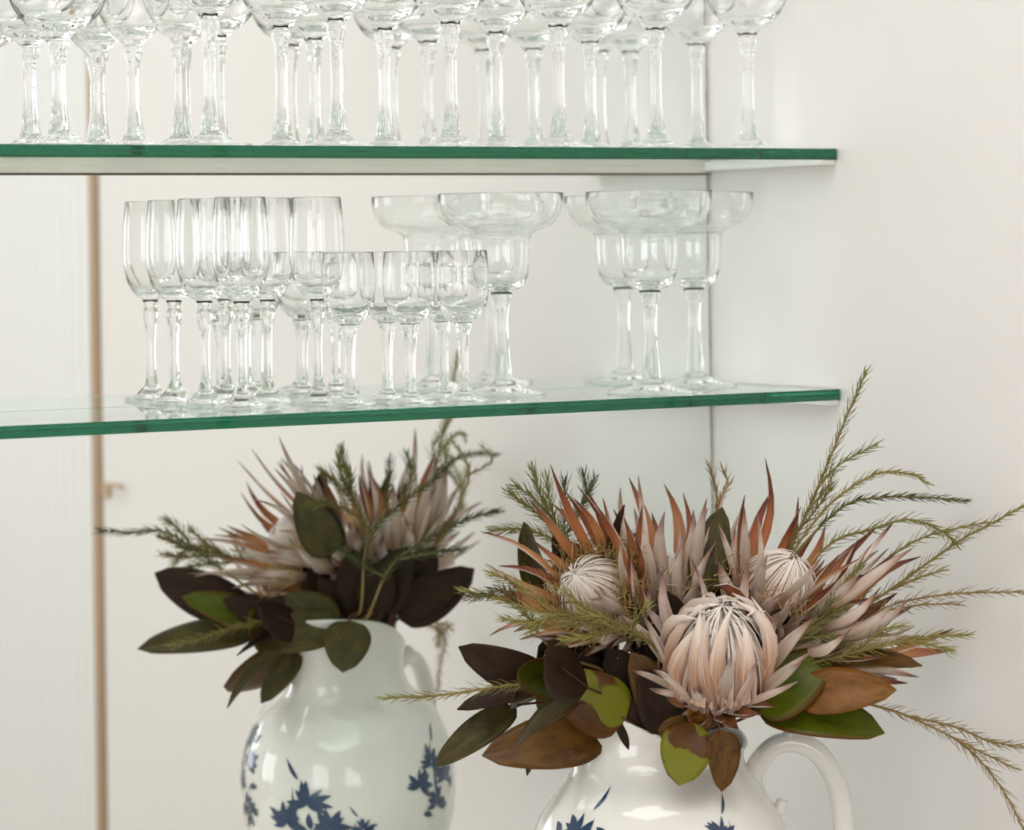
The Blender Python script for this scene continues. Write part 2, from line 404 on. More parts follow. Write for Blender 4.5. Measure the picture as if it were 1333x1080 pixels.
# wine glass with a knop under a round bowl
def wine(key, s, cut=None, bw=1.0):
    glass_kind(key, footp(.033 * bw, .0092, .011),
        spl([(.0092, .011), (.0080, .016), (.0056, .034), (.0049, .056), (.0055, .078 * s), (.0082, .0905 * s), (.0070, .094 * s), (.0115, .099 * s)], 5),
        spl([(.0115, .099 * s), (.0150, .1015 * s), (.0260 * bw, .109 * s), (.0360 * bw, .124 * s), (.0405 * bw, .144 * s), (.0400 * bw, .164 * s), (.0385 * bw, .180 * s)], 5),
        spl([(.0385 * bw, .1805 * s), (.0382 * bw, .1807 * s), (.0379 * bw, .180 * s)], 3) + spl([(.0394 * bw, .164 * s), (.0398 * bw, .1445 * s), (.0351 * bw, .1255 * s), (.0245 * bw, .1120 * s), (.010, .1068 * s), (0, .1060 * s)], 5), (8, .05), cut)
wine('wine', 1.10); wine('wine_mid', 1.05, None, .97); wine('wine_small', .945, None, .80); wine('crystal', .905, (22, .018), 1.0)
def put(key, name, x, y, z, label, cat, group, rz=0.0):
    r = tag(empty(name, (x, y, z + .0002)), label, cat, group); r.rotation_euler.z = rz
    for nm, me in GLASS[key]: link(nm, me, r)
    return r

UP = [  # stem in the photograph, distance to the mirror, kind, label
 (40, .050, 'crystal', 'cut crystal wine glass, leftmost on the upper shelf'),
 (78, .135, 'crystal', 'cut crystal wine glass in front, second from the left on the upper shelf'),
 (175, .036, 'wine_small', 'stemmed wine glass just right of the tan line, third on the upper shelf'),
 (237, .089, 'wine_small', 'stemmed wine glass close behind the taller fifth one on the upper shelf'),
 (275, .160, 'wine', 'tall front wine glass, fifth from the left on the upper shelf'),
 (368, .062, 'wine', 'stemmed wine glass above the tall flutes, sixth from the left on the upper shelf'),
 (440, .150, 'wine', 'tall front wine glass above the rightmost flute, seventh on the upper shelf'),
 (502, .066, 'wine', 'stemmed wine glass above the small liqueur glasses, eighth on the upper shelf'),
 (588, .150, 'wine', 'front wine glass above the left margarita rim, ninth on the upper shelf'),
 (648, .062, 'wine', 'rear wine glass directly above the left margarita glass stem'),
 (728, .150, 'wine', 'front wine glass above the gap between margarita glasses'),
 (770, .050, 'wine_mid', 'short rear wine glass, fourth from the right on the upper shelf'),
 (855, .150, 'wine', 'front wine glass, third from the right on the upper shelf'),
 (908, .056, 'wine_mid', 'rear wine glass beside the mirror edge, second from the right on the upper shelf'),
 (982, .125, 'wine', 'single wine glass standing apart at the right end of the upper shelf')]
for px, e, k, lab in UP:
    x = on_shelf(px, e, Z1 - EYE)
    put(k, 'wine_glass', min(x, -.043), -e, Z1, lab, 'wine glass', 'wine glasses on the upper shelf', px * .37)
LOW = [
 ('flute', 'champagne_flute', 268, .031, 'tall clear flute at the rear, leftmost of the four standing on the lower shelf', 'flute'),
 ('flute', 'champagne_flute', 316, .092, 'tall clear flute in front, second from the left on the lower shelf', 'flute'),
 ('flute', 'champagne_flute', 350, .042, 'tall clear flute at the rear, third from the left on the lower shelf', 'flute'),
 ('flute', 'champagne_flute', 415, .070, 'tall clear flute, rightmost of the flutes beside the liqueur glasses', 'flute'),
 ('liqueur', 'liqueur_glass', 456, .125, 'small liqueur glass next to the rightmost flute', 'liqueur glass'),
 ('liqueur', 'liqueur_glass', 505, .080, 'small liqueur glass at the rear, second of the five', 'liqueur glass'),
 ('liqueur', 'liqueur_glass', 535, .145, 'small liqueur glass in front, middle of the five', 'liqueur glass'),
 ('liqueur', 'liqueur_glass', 578, .100, 'small liqueur glass at the rear, fourth of the five', 'liqueur glass'),
 ('liqueur', 'liqueur_glass', 604, .152, 'small liqueur glass, rightmost of the five, below the left margarita rim', 'liqueur glass'),
 ('margarita', 'margarita_glass', 655, .062, 'wide-rimmed margarita glass beside the liqueur glasses', 'margarita glass'),
 ('margarita', 'margarita_glass', 848, .138, 'wide-rimmed margarita glass in front, middle of the three', 'margarita glass'),
 ('margarita', 'margarita_glass', 905, .060, 'wide-rimmed margarita glass at the right end by the mirror edge', 'margarita glass')]
GR = {'flute': 'flutes on the lower shelf', 'liqueur glass': 'liqueur glasses on the lower shelf', 'margarita glass': 'margarita glasses on the lower shelf'}
for k, nm, px, e, lab, cat in LOW:
    put(k, nm, on_shelf(px, e, Z2 - EYE), -e, Z2, lab, cat, GR[cat], px * .21)

# ------------------------------------------------------------------ pitcher
PC = Vector((-.2511, -.2777, 0)); COUNTER = .875
H_ = Vector((math.cos(-.51), math.sin(-.51), 0)); S_ = Vector((-H_.y, H_.x, 0))      # handle direction, across
ZB = COUNTER + .0006
# z above eye, half width along the handle axis, across, rim tilt weight
PROF = [(-.672, .060, .060), (-.668, .066, .066), (-.655, .068, .068), (-.640, .070, .070), (-.615, .083, .083), (-.580, .100, .098), (-.550, .1075, .1045),
        (-.520, .1095, .1050), (-.500, .1085, .1025), (-.480, .1045, .0975), (-.466, .0965, .0925), (-.455, .0885, .0885), (-.447, .0825, .0820), (-.440, .0775, .0690), (-.433, .0735, .0575), (-.424, .0712, .0510), (-.412, .0705, .0485), (-.402, .0710, .0480), (-.394, .0730, .0495), (-.388, .0750, .0515)]
base_off = ZB - (EYE + PROF[0][0])
def body_pt(ang, i, inset=0.0):
    z, a, b_ = PROF[i] if isinstance(i, int) else i
    c, s = math.cos(ang), math.sin(ang)
    k = max(0, min(1, (z + .433) / .045))                 # how far up the neck
    dl = ang - math.radians(150); sp = max(0, math.cos(dl)) ** 3      # the spout's side
    aa = a - inset; bb = b_ - inset
    x = aa * c; y = bb * s
    rr = 1 + k * k * sp * .030 / max(1e-6, math.hypot(x, y)); x *= rr; y *= rr
    zz = z + k * (-.028 + .064 * (1 + math.cos(dl)) / 2)
    p = PC + H_ * x + S_ * y; p.z = EYE + zz + (base_off if z < -.66 else 0)
    return p
NP = 64
def interp_prof(z):
    for (z0, a0, b0), (z1, a1, b1) in zip(PROF, PROF[1:]):
        if z0 <= z <= z1:
            t = (z - z0) / (z1 - z0); return (z, a0 + (a1 - a0) * t, b0 + (b1 - b0) * t)
    return PROF[-1]
pit = tag(empty('pitcher', (PC.x, PC.y, ZB)), 'white porcelain pitcher with blue flower print and scrolled handle, holding the bouquet', 'pitcher')
v, f = [], []
rows = [(i, 0.0) for i in range(len(PROF))] + [(len(PROF) - 1, .0045)] + [(i, .0055) for i in range(len(PROF) - 2, 1, -1)]
for i, ins in rows:
    for k in range(NP): v.append(body_pt(2 * math.pi * k / NP, i, ins))
for r in range(len(rows) - 1):
    for k in range(NP):
        k2 = (k + 1) % NP; f.append((r*NP + k, r*NP + k2, (r+1)*NP + k2, (r+1)*NP + k))
f.append(tuple(range(NP))[::-1]); f.append(tuple((len(rows)-1)*NP + k for k in range(NP)))
o = shape('body', v, f, M['porcelain'], pit)
md = o.modifiers.new('sub', 'SUBSURF'); md.levels = 1; md.render_levels = 1
def hp(px, py):  # a point in the handle's upright plane
    t = (px - 858) * .000638; z = -(py - 322.7) / FPX * 2.553
    p = PC + H_ * t; p.z = EYE + z
    return p
hpath = smooth_path([hp(1018, 1046), hp(1013, 1060), hp(999, 1062), hp(985, 1042), hp(980, 1012), hp(1005, 979), hp(1035, 972), hp(1065, 986), hp(1087, 1020), hp(1097, 1065), hp(1095, 1120), hp(1075, 1175), hp(1040, 1210), hp(1008, 1222)], 6)
nh = len(hpath)
v, f = tubed(hpath, [.0045 + .0042 * min(1, i / 14) for i in range(nh)], 14)
hd = shape('handle', v, f, M['porcelain'], pit)
v, f = tubed(smooth_path([hp(1022, 968), hp(1030, 964), hp(1036, 961), hp(1044, 966)], 4), [.003, .006, .007, .0065, .007, .0072, .006, .0055, .0055, .005, .005, .004, .003], 10)
shape('thumb_rest', v, f, M['porcelain'], pit, parent=hd)
# blue sprays: small petal patches laid on the body
def surf(ang, z, off=.00045):
    p = body_pt(ang, interp_prof(z))
    q = body_pt(ang + .01, interp_prof(z)); r = body_pt(ang, interp_prof(z - .002))
    n = (r - p).cross(q - p).normalized()
    out = p - PC; out.z = 0
    if n.dot(out) < 0: n = -n
    return p + n * off
def patch(V, Fc, ang0, z0, du, dv, L, Wd, th):
    """a leaf-shaped patch starting at (du, dv) from the spray's root, turned by th"""
    k0 = len(V); nl = 7
    for i in range(nl + 1):
        t = i / nl; w = Wd * math.sin(math.pi * min(.999, max(.001, t ** .8))) * .5
        for s in (-1, 0, 1):
            bend = .18 * L * math.sin(t * 2.2)
            a = t * L; c_ = s * w + bend * .4
            u = du + a * math.sin(th) + c_ * math.cos(th); vv = dv + a * math.cos(th) - c_ * math.sin(th)
            V.append(surf(ang0 + u / .10, z0 + vv))
    for i in range(nl):
        for s in range(2):
            a = k0 + i * 3 + s; Fc.append((a, a + 1, a + 4, a + 3))
def spray(ang0, z0, sc_, flip=1, seed=0):
    rnd = random.Random(seed); V, Fc = [], []
    # stem
    patch(V, Fc, ang0, z0, 0, -.05 * sc_, .060 * sc_, .0035 * sc_, .10 * flip)
    patch(V, Fc, ang0, z0, .004 * flip * sc_, .014 * sc_, .022 * sc_, .0032 * sc_, .55 * flip)
    # two blossoms of ragged petals and a scatter of leaves
    for bx, bz, n, pl in ((-.004, .000, 9, .020), (.016 * 1, -.016, 9, .019), (-.022, -.020, 8, .017), (.000, -.040, 9, .019)):
        for i in range(n):
            a = (i / n - .5) * 4.4 + rnd.uniform(-.2, .2)
            patch(V, Fc, ang0, z0, bx * flip * sc_ + rnd.uniform(-.002, .002), bz * sc_ - .006 * sc_, pl * sc_ * rnd.uniform(.7, 1.1), .0065 * sc_ * rnd.uniform(.7, 1.2), a)
    for i in range(9):
        patch(V, Fc, ang0, z0, rnd.uniform(-.03, .03) * sc_, rnd.uniform(-.055, -.005) * sc_, .014 * sc_, .006 * sc_, rnd.uniform(-2, 2))
    return V, Fc
# angles run from the handle; the mirror shows the spout side, the camera the other one
SPR = [(math.radians(170), -.521, 1.15, 1), (math.radians(93), -.492, .95, -1), (math.radians(226), -.470, 1.0, 1), (math.radians(140), -.548, .60, 1), (math.radians(212), -.530, .5, -1),
       (math.radians(297), -.470, .8, 1), (math.radians(20), -.51, .8, 1)]
for i, (a, z, s, fl) in enumerate(SPR):
    V, Fc = spray(a, z, s, fl, i)
    tag(shape('flower_print', V, Fc, M['blue'], pit), 'cobalt blue printed flower spray')

# ------------------------------------------------------------------ flowers: pieces
def bract_mesh(name, L, Wd, beta, mats, cup=.6, nl=7, nw=4, peak=.45, tipw=0.0, th=.0009, lat=0.0, tw=0.0):
    """a pointed boat-shaped bract: length +z, inner side +y, curling by beta towards its inner side"""
    v, uv = [], []
    y = z = 0.0; cen = []
    for i in range(nl + 1):
        s = i / nl; a = beta * (s ** 1.3); cen.append((y, z, a))
        y += math.sin(a) * L / nl; z += math.cos(a) * L / nl
    for side in (1, -1):
        for i, (cy0, cz0, a) in enumerate(cen):
            s = i / nl
            w = (.55 + .45 * min(1, s / peak)) if s < peak else (max(0, 1 - ((s - peak) / (1 - peak)) ** 1.5))
            w = max(w, tipw + .035) * Wd / 2
            for k in range(nw + 1):
                q = 2 * k / nw - 1
                off = cup * w * q * q + side * th * .5 * (1 if s < .95 else .4)
                ct, st_ = math.cos(tw * s), math.sin(tw * s)
                xx = q * w * ct - off * st_ + lat * L * math.sin(3.6 * s) * s; oo = q * w * st_ + off * ct
                v.append((xx, cy0 + math.cos(a) * oo, cz0 - math.sin(a) * oo)); uv.append((q * .5 + .5, s))
    f, fm = [], []
    N = (nl + 1) * (nw + 1); g = nw + 1
    for i in range(nl):
        for k in range(nw):
            a = i * g + k
            f.append((a, a + g, a + g + 1, a + 1)); fm.append(0)
            f.append((N + a, N + a + 1, N + a + g + 1, N + a + g)); fm.append(1)
    for i in range(nl):
        a = i * g; f.append((a, N + a, N + a + g, a + g)); fm.append(1)
        a = i * g + nw; f.append((a, a + g, N + a + g, N + a)); fm.append(1)
    for k in range(nw):
        a = nl * g + k; f.append((a, N + a, N + a + 1, a + 1)); fm.append(1)
    return mesh(name, v, f, mats, uv, fm)
def head_matrix(base, axis, spin=0):
    z = Vector(axis).normalized(); x = z.orthogonal().normalized(); y = z.cross(x)
    mt = Matrix((x, y, z)).transposed().to_4x4(); mt.translation = base
    return mt @ Matrix.Rotation(spin, 4, 'Z')
def ring_matrix(r, h, phi, th, roll=0, side=0):
    ca, sa = math.cos(phi), math.sin(phi)
    rho = Vector((ca, sa, 0)); T = Vector((-sa, ca, 0)); k = Vector((0, 0, 1))
    d = rho * math.sin(th) + k * math.cos(th); yv = k * math.sin(th) - rho * math.cos(th)
    mt = Matrix((T, yv, d)).transposed().to_4x4(); mt.translation = rho * r + k * h
    return mt @ Matrix.Rotation(roll, 4, 'Z') @ Matrix.Rotation(side, 4, 'Y')
def strands(mt, n, R, H, rs, wide=.0011, spread=1.0, inward=True, jitter=.1):
    """silky filaments that rise from a rim and bend over the dome towards its apex"""
    V, Fc, UV = [], [], []
    for i in range(n):
        ph = 2 * math.pi * i / n + rs.uniform(-.08, .08)
        reach = rs.uniform(.55, 1.0); lift = rs.uniform(.92, 1.10); w = wide * rs.uniform(.7, 1.4)
        ca, sa = math.cos(ph), math.sin(ph); k0 = len(V)
        tw = rs.uniform(-jitter, jitter)
        for j in range(6):
            t = j / 5 * reach; al = t * math.pi / 2
            rr = R * math.cos(al) * lift; zz = H * math.sin(al) * lift
            a2 = ph + tw * t; c2, s2 = math.cos(a2), math.sin(a2)
            ww = w * (1 - .6 * t)
            for q in (-1, 0, 1):
                V.append(mt @ Vector((rr * c2 - s2 * q * ww, rr * s2 + c2 * q * ww, zz + (.0006 if q == 0 else 0)))); UV.append((q * .5 + .5, t))
        for j in range(5):
            for q in range(2):
                a = k0 + j * 3 + q; Fc.append((a, a + 1, a + 4, a + 3))
    return V, Fc, UV
def dome(mt, R, H, nseg=20, nr=6):
    V, Fc = [], []
    for i in range(nr):
        al = i / nr * math.pi / 2
        for k in range(nseg):
            a = 2 * math.pi * k / nseg
            V.append(mt @ Vector((R * math.cos(al) * math.cos(a), R * math.cos(al) * math.sin(a), H * math.sin(al))))
    V.append(mt @ Vector((0, 0, H)))
    for i in range(nr - 1):
        for k in range(nseg):
            k2 = (k + 1) % nseg; Fc.append((i*nseg + k, i*nseg + k2, (i+1)*nseg + k2, (i+1)*nseg + k))
    t = len(V) - 1
    for k in range(nseg): Fc.append(((nr-1)*nseg + k, (nr-1)*nseg + (k+1) % nseg, t))
    return V, Fc
def fuzz(mt, n, R0, R1, h0, h1, rs, L=.014, w=.0006):
    """short curly golden hairs in a ring"""
    V, Fc = [], []
    for i in range(n):
        ph = rs.uniform(0, 2 * math.pi); r = rs.uniform(R0, R1); z = rs.uniform(h0, h1)
        p = Vector((r * math.cos(ph), r * math.sin(ph), z))
        d = Vector((rs.uniform(-1, 1), rs.uniform(-1, 1), rs.uniform(.1, 1.3))).normalized()
        e = Vector((rs.uniform(-1, 1), rs.uniform(-1, 1), rs.uniform(-.6, .6)))
        s = d.orthogonal().normalized() * w; k0 = len(V); l = L * rs.uniform(.5, 1.2)
        for j in range(4):
            t = j / 3; q = p + d * l * t + e * l * .45 * t * t; ww = (1 - t * .7)
            V += [mt @ (q - s * ww), mt @ (q + s * ww)]
        for j in range(3):
            a = k0 + 2 * j; Fc.append((a, a + 1, a + 3, a + 2))
    return V, Fc

BM = {}
VAR = random.Random(77)
def bm(L, Wd, beta, kind):
    vr = VAR.randrange(4)
    key = (round(L, 4), round(Wd, 4), round(beta, 2), kind, vr)
    if key not in BM:
        mats = {'pale': [M['bract_in'], M['bract_out']], 'red': [M['bract_red'], M['bract_out']], 'redout': [M['bract_red'], M['bract_red']], 'bud': [M['bract_in'], M['bud_out']], 'both': [M['bract_out'], M['bract_out']]}[kind]
        BM[key] = bract_mesh('bract', L, Wd, beta, mats, lat=(-.10, .09, .04, -.03)[vr], tw=(.7, -.8, 1.2, -.3)[vr], cup=(.6, .8, .45, .7)[vr])
    return BM[key]
MOUTH = PC + Vector((0, 0, EYE - .43))
def protea(label, base, axis, rings, spin=0.0, seed=1, domeR=.030, domeH=.034, domeh=.046, n_str=110, n_fuzz=0, red=.35, core=True, skip=None):
    rs = random.Random(seed)
    base = Vector(base); mt = head_matrix(base, axis, spin)
    root = tag(empty('protea_flower', base), label, 'flower', 'proteas in the pitcher')
    T0 = Matrix.Translation(-base)
    # stem down into the pitcher
    foot_ = PC + Vector((rs.uniform(-.02, .02), rs.uniform(-.02, .02), COUNTER + .03))
    mouth = MOUTH + (base - MOUTH) * .25; mouth.z = EYE - .425
    sp_ = smooth_path([base + mt.to_3x3() @ Vector((0, 0, .004)), base - mt.to_3x3() @ Vector((0, 0, .02)), mouth, foot_], 6)
    v, f = tubed(sp_, .0055, 10); shape('stem', v, f, M['stem'], root)
    root_pts = sp_
    # receptacle
    prof = [(.004, -.004), (.016, .0), (.024, .014), (.029, .032), (domeR, domeh)]
    SEGc = 18; v, f = [], []
    for r, z in prof:
        for k in range(SEGc):
            a = 2 * math.pi * k / SEGc; v.append(mt @ Vector((r * math.cos(a) * .8, r * math.sin(a) * .8, z)))
    for i in range(len(prof) - 1):
        for k in range(SEGc):
            k2 = (k + 1) % SEGc; f.append((i*SEGc + k, i*SEGc + k2, (i+1)*SEGc + k2, (i+1)*SEGc + k))
    f.append(tuple(range(SEGc))[::-1]); shape('receptacle', v, f, M['core'], root)
    for (h, r, n, L, Wd, th, beta, kind) in rings:
        ph0 = rs.uniform(0, 6.28)
        for i in range(n):
            ph = ph0 + 2 * math.pi * i / n + rs.uniform(-.10, .10)
            kd = kind
            if kind == 'mix': kd = 'red' if rs.random() < red else 'pale'
            Lq = L * rs.choice((.74, .86, .96, 1.0, 1.08)); bq = beta + rs.choice((-.22, 0, .2))
            mtx = mt @ ring_matrix(r, h + rs.uniform(-.003, .003), ph, th + rs.uniform(-.15, .15), rs.uniform(-.55, .55), rs.uniform(-.16, .16))
            if skip and skip(mtx @ Vector((0, 0, Lq)), mtx.translation): continue
            o = link('bract', bm(Lq, Wd, bq, kd), root); o.matrix_local = T0 @ mtx
    if domeR:
        mtd = mt @ Matrix.Translation((0, 0, domeh))
        v, f = dome(mtd, domeR * .9, domeH * .9); shape('floret_dome', v, f, M['silk'], root, uvs=[(.5, .2)] * len(v))
        if n_str:
            v, f, uv = strands(mtd, n_str, domeR, domeH, rs)
            tag(shape('floret_silk', v, f, M['silk'], root, uvs=uv), kind='stuff')
    if n_fuzz:
        v, f = fuzz(mt, n_fuzz, domeR * .9, domeR * 1.75, domeh - .008, domeh + .014, rs, .017)
        tag(shape('stamen_fuzz', v, f, M['fuzz'], root), 'golden curly stamen hairs', kind='stuff')
    return root, root_pts
def ax(a, b_, z):   # right in the photograph, away from the camera, up
    return R_ * a + F_ * b_ + U_ * z
OPEN = [(.000, .011, 8, .034, .012, .95, .10, 'pale'), (.008, .017, 9, .052, .013, .78, .18, 'pale'), (.018, .022, 10, .070, .0135, .66, .24, 'pale'),
        (.030, .026, 11, .086, .0105, .56, .18, 'mix'), (.040, .029, 11, .098, .0092, .42, .08, 'mix')]
BIG = [(h * 1.15, r * 1.1, n + 4, L * (1.17 if L < .08 else 1.06), w * (1.1 if L < .08 else .88), th, be, k) for h, r, n, L, w, th, be, k in OPEN]
CUP = [(.000, .011, 8, .034, .012, .80, .15, 'pale'), (.008, .016, 9, .056, .013, .60, .24, 'pale'), (.018, .020, 10, .076, .0135, .48, .22, 'pale'),
       (.030, .023, 10, .092, .0125, .36, .14, 'mix'), (.038, .025, 9, .104, .0115, .25, .08, 'mix')]
FLOW = {}
FLOW['left'] = protea('open protea leaning left, red-tipped copper bracts around a striped pale dome', at(824, 815, .015), ax(-.56, -.60, .57), BIG, .3, 11, .029, .030, .056, 120, 1400, .6)
FLOW['mid'] = protea('upright protea at the back centre with slender pale pink bracts', at(882, 838, .045), ax(.0, .10, 1), CUP, .8, 12, .026, .03, .045, 90, 120, .35)
FLOW['right'] = protea('open protea leaning right with pale fuzzy dome and orange bracts', at(975, 835, .012), ax(.44, -.30, .86), OPEN, 1.4, 13, .032, .034, .050, 120, 200, .5)
FLOW['side'] = protea('protea lying out to the right with dusky pink bracts', at(1015, 862, -.01), ax(.86, -.10, .46), CUP, .2, 14, .022, .03, .040, 60, 120, .3)
# the half-closed bud in front
BUDR = [(-.004, .012, 9, .030, .013, 1.35, .25, 'pale'), (.002, .016, 10, .040, .013, 1.15, .15, 'pale'), (.010, .026, 10, .072, .0125, .76, .10, 'both'), (.014, .033, 11, .088, .0125, .46, .02, 'both')]
bud_axis = ax(.04, -.50, .86); bud_base = at(930, 912, -.055)
FLOW['bud'] = protea('half-closed protea bud in front, pale bracts folded over its dome', bud_base, bud_axis, BUDR, .5, 15, .0405, .066, .026, 190, 0, .1)
root = FLOW['bud'][0]; mt = head_matrix(Vector(bud_base), bud_axis, .5); T0 = Matrix.Translation(-Vector(bud_base)); rs = random.Random(5)
for n, L, Wd, r0, th, beta, h0 in ((20, .100, .0175, .036, .36, 2.0, .014), (13, .098, .015, .0375, .34, 2.0, .018)):
    for i in range(n):
        ph = 2 * math.pi * i / n + rs.uniform(-.12, .12)
        mtx = mt @ ring_matrix(r0, h0, ph, th + rs.uniform(-.08, .08), rs.uniform(-.4, .4), rs.uniform(-.10, .22))
        o = link('inner_bract', bm(L * rs.choice((.9, 1, 1.06)), Wd, beta + rs.choice((-.1, 0, .1)), 'bud'), root); o.matrix_local = T0 @ mtx

# ------------------------------------------------------------------ leaves on the protea stems
def leaf(owner, base, tip, width, facing, mat, bend=.10, fold=.12, shape_k=.5, wave=.0, name='leaf', petiole=True):
    root, path = FLOW[owner]
    base, tip = Vector(base), Vector(tip); L = (tip - base).length
    z = (tip - base).normalized(); n = Vector(facing); n = (n - z * n.dot(z)).normalized(); x = n.cross(z)
    nl, nw = 18, 6; v, uv = [], []
    for side in (1, -1):
        for i in range(nl + 1):
            s = i / nl
            w = (math.sin(math.pi * min(1, s ** shape_k * .985 + .004)) ** .60) * width / 2
            w *= min(1, (1 - s) / .10 + .02) ** .6
            w = max(w, .0005)
            c = base + z * (L * s) + n * (bend * L * (math.sin(math.pi * s) * .6 - .5 * s * s))
            for k in range(nw + 1):
                q = 2 * k / nw - 1
                h = fold * w * abs(q) ** 1.3 + wave * w * math.sin(7 * s + 3 * q) * abs(q)
                v.append(c + x * (q * w) + n * (h + side * .00035)); uv.append((q * .5 + .5, s))
    N = (nl + 1) * (nw + 1); g = nw + 1; f = []
    for i in range(nl):
        for k in range(nw):
            a = i * g + k; f.append((a, a + 1, a + g + 1, a + g)); f.append((N + a, N + a + g, N + a + g + 1, N + a + 1))
        a = i * g; f.append((a, a + g, N + a + g, N + a)); a += nw; f.append((a, N + a, N + a + g, a + g))
    o = shape(name, v, f, M[mat], root, uvs=uv)
    if petiole:
        tgt = min(path, key=lambda q: (q - (base - z * .03)).length)
        pp = smooth_path([base + z * L * .55 - n * .0002, base + z * .008, base - z * .006, tgt + (base - tgt) * .45 - U_ * .004, tgt], 5)
        # midrib and petiole in one thin taper
        vv, ff = tubed(pp, (.0005, .0016), 6); shape('petiole', vv, ff, M['rstem'], root, parent=o)
    return o
CAMW = -F_                          # towards the camera
MIRW = Vector((-F_.x, F_.y, 0))     # towards the mirror's line of sight
mm_ = .000638
# seen directly
leaf('left', at(785, 955, -.030), at(628, 982, -.050), 76 * mm_, CAMW * .9 + U_ * .4, 'lf_brown', .05, .10, .62)
leaf('left', at(672, 922, .000), at(566, 996, -.020), 44 * mm_, CAMW * .8 + U_ * .5, 'lf_olive', .06, .35, .75)
leaf('left', at(716, 888, .010), at(597, 844, .000), 58 * mm_, CAMW * .9 - U_ * .2, 'lf_dark', .10, .15, .7)
leaf('left', at(705, 893, -.01), at(595, 922, -.02), 34 * mm_, CAMW * .7 + U_ * .7, 'lf_dark', .04, .2, .7)
leaf('left', at(814, 936, -.045), at(712, 880, -.055), 82 * mm_, CAMW * .95 + U_ * .15, 'lf_patch', .08, .10, .62)
leaf('bud', at(900, 940, -.085), at(884, 1021, -.105), 66 * mm_, CAMW * .95 + U_ * .3, 'lf_patch', .12, .10, .8)
leaf('bud', at(936, 950, -.085), at(941, 1030, -.090), 50 * mm_, CAMW * .9 + R_ * .5, 'lf_brown', .06, .25, .62)
leaf('bud', at(915, 950, -.070), at(902, 903, -.085), 30 * mm_, CAMW, 'lf_rust', .05, .2, .7)
leaf('bud', at(900, 962, -.075), at(858, 948, -.085), 50 * mm_, CAMW * .9 + U_ * .4, 'lf_brown', .1, .1, .7)
leaf('right', at(985, 925, -.050), at(1082, 850, -.045), 80 * mm_, CAMW * .9 + U_ * .5, 'lf_green', .10, .18, .7)
leaf('right', at(990, 930, -.040), at(1152, 948, -.055), 74 * mm_, CAMW * .7 + U_ * .75, 'lf_green', .12, .15, .85)
leaf('right', at(1040, 905, -.050), at(1166, 896, -.070), 62 * mm_, CAMW * .85 + U_ * .4, 'lf_rust', .10, .18, .62)
leaf('side', at(1075, 862, -.040), at(1200, 862, -.055), 40 * mm_, CAMW * .6 + U_ * .8, 'lf_brown', .10, .2, .6)
leaf('mid', at(915, 770, .020), at(940, 660, .020), 54 * mm_, CAMW * .95 - R_ * .2, 'lf_olive', .05, .25, .65)
leaf('mid', at(958, 790, .025), at(966, 686, .020), 36 * mm_, CAMW * .8 - R_ * .6, 'lf_dark', .04, .3, .7)
leaf('left', at(752, 760, .04), at(722, 690, .03), 36 * mm_, CAMW, 'lf_dark', .04, .2, .7)
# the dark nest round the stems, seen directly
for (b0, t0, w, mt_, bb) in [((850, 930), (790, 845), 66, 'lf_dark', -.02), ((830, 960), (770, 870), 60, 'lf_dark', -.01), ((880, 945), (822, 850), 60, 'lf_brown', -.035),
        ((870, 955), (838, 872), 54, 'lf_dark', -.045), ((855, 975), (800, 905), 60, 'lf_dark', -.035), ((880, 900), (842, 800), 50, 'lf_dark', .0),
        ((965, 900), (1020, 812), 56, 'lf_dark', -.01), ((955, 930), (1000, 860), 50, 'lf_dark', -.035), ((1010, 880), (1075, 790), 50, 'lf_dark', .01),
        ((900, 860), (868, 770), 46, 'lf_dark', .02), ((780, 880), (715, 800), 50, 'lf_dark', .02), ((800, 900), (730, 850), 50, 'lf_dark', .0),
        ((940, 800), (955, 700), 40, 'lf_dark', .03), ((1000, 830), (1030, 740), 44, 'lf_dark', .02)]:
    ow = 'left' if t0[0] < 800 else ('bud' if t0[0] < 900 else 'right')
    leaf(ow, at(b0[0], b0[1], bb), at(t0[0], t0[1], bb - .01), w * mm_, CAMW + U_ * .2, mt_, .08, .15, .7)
# known from the mirror image
mk = .000758
leaf('left', atm(335, 822, -.03), atm(178, 842, -.03), 46 * mk, MIRW * .85 + U_ * .5, 'lf_olive', .08, .15, .72)
leaf('left', atm(440, 812, -.085), atm(334, 840, -.10), 56 * mk, MIRW * .9 + U_ * .4, 'lf_olive', .10, .15, .66)
leaf('mid', atm(457, 808, -.090), atm(446, 874, -.11), 60 * mk, MIRW * .95 + U_ * .3, 'lf_olive', .12, .2, .75)
leaf('left', atm(386, 845, -.070), atm(340, 915, -.085), 36 * mk, MIRW * .95, 'lf_olive', .08, .25, .62)
leaf('left', atm(330, 800, -.02), atm(200, 746, -.01), 62 * mk, MIRW * .95, 'lf_dark', .08, .15, .8)
leaf('left', atm(345, 812, -.04), atm(238, 775, -.05), 46 * mk, MIRW * .8 + U_ * .5, 'lf_green', .08, .15, .7)
leaf('mid', atm(432, 722, -.10), atm(386, 640, -.105), 52 * mk, MIRW, 'lf_olive', .06, .2, .62)
leaf('right', atm(520, 806, -.03), atm(618, 740, -.02), 58 * mk, MIRW * .95, 'lf_dark', .08, .18, .7)
leaf('right', atm(520, 790, -.05), atm(600, 752, -.03), 50 * mk, MIRW, 'lf_dark', .08, .18, .7)
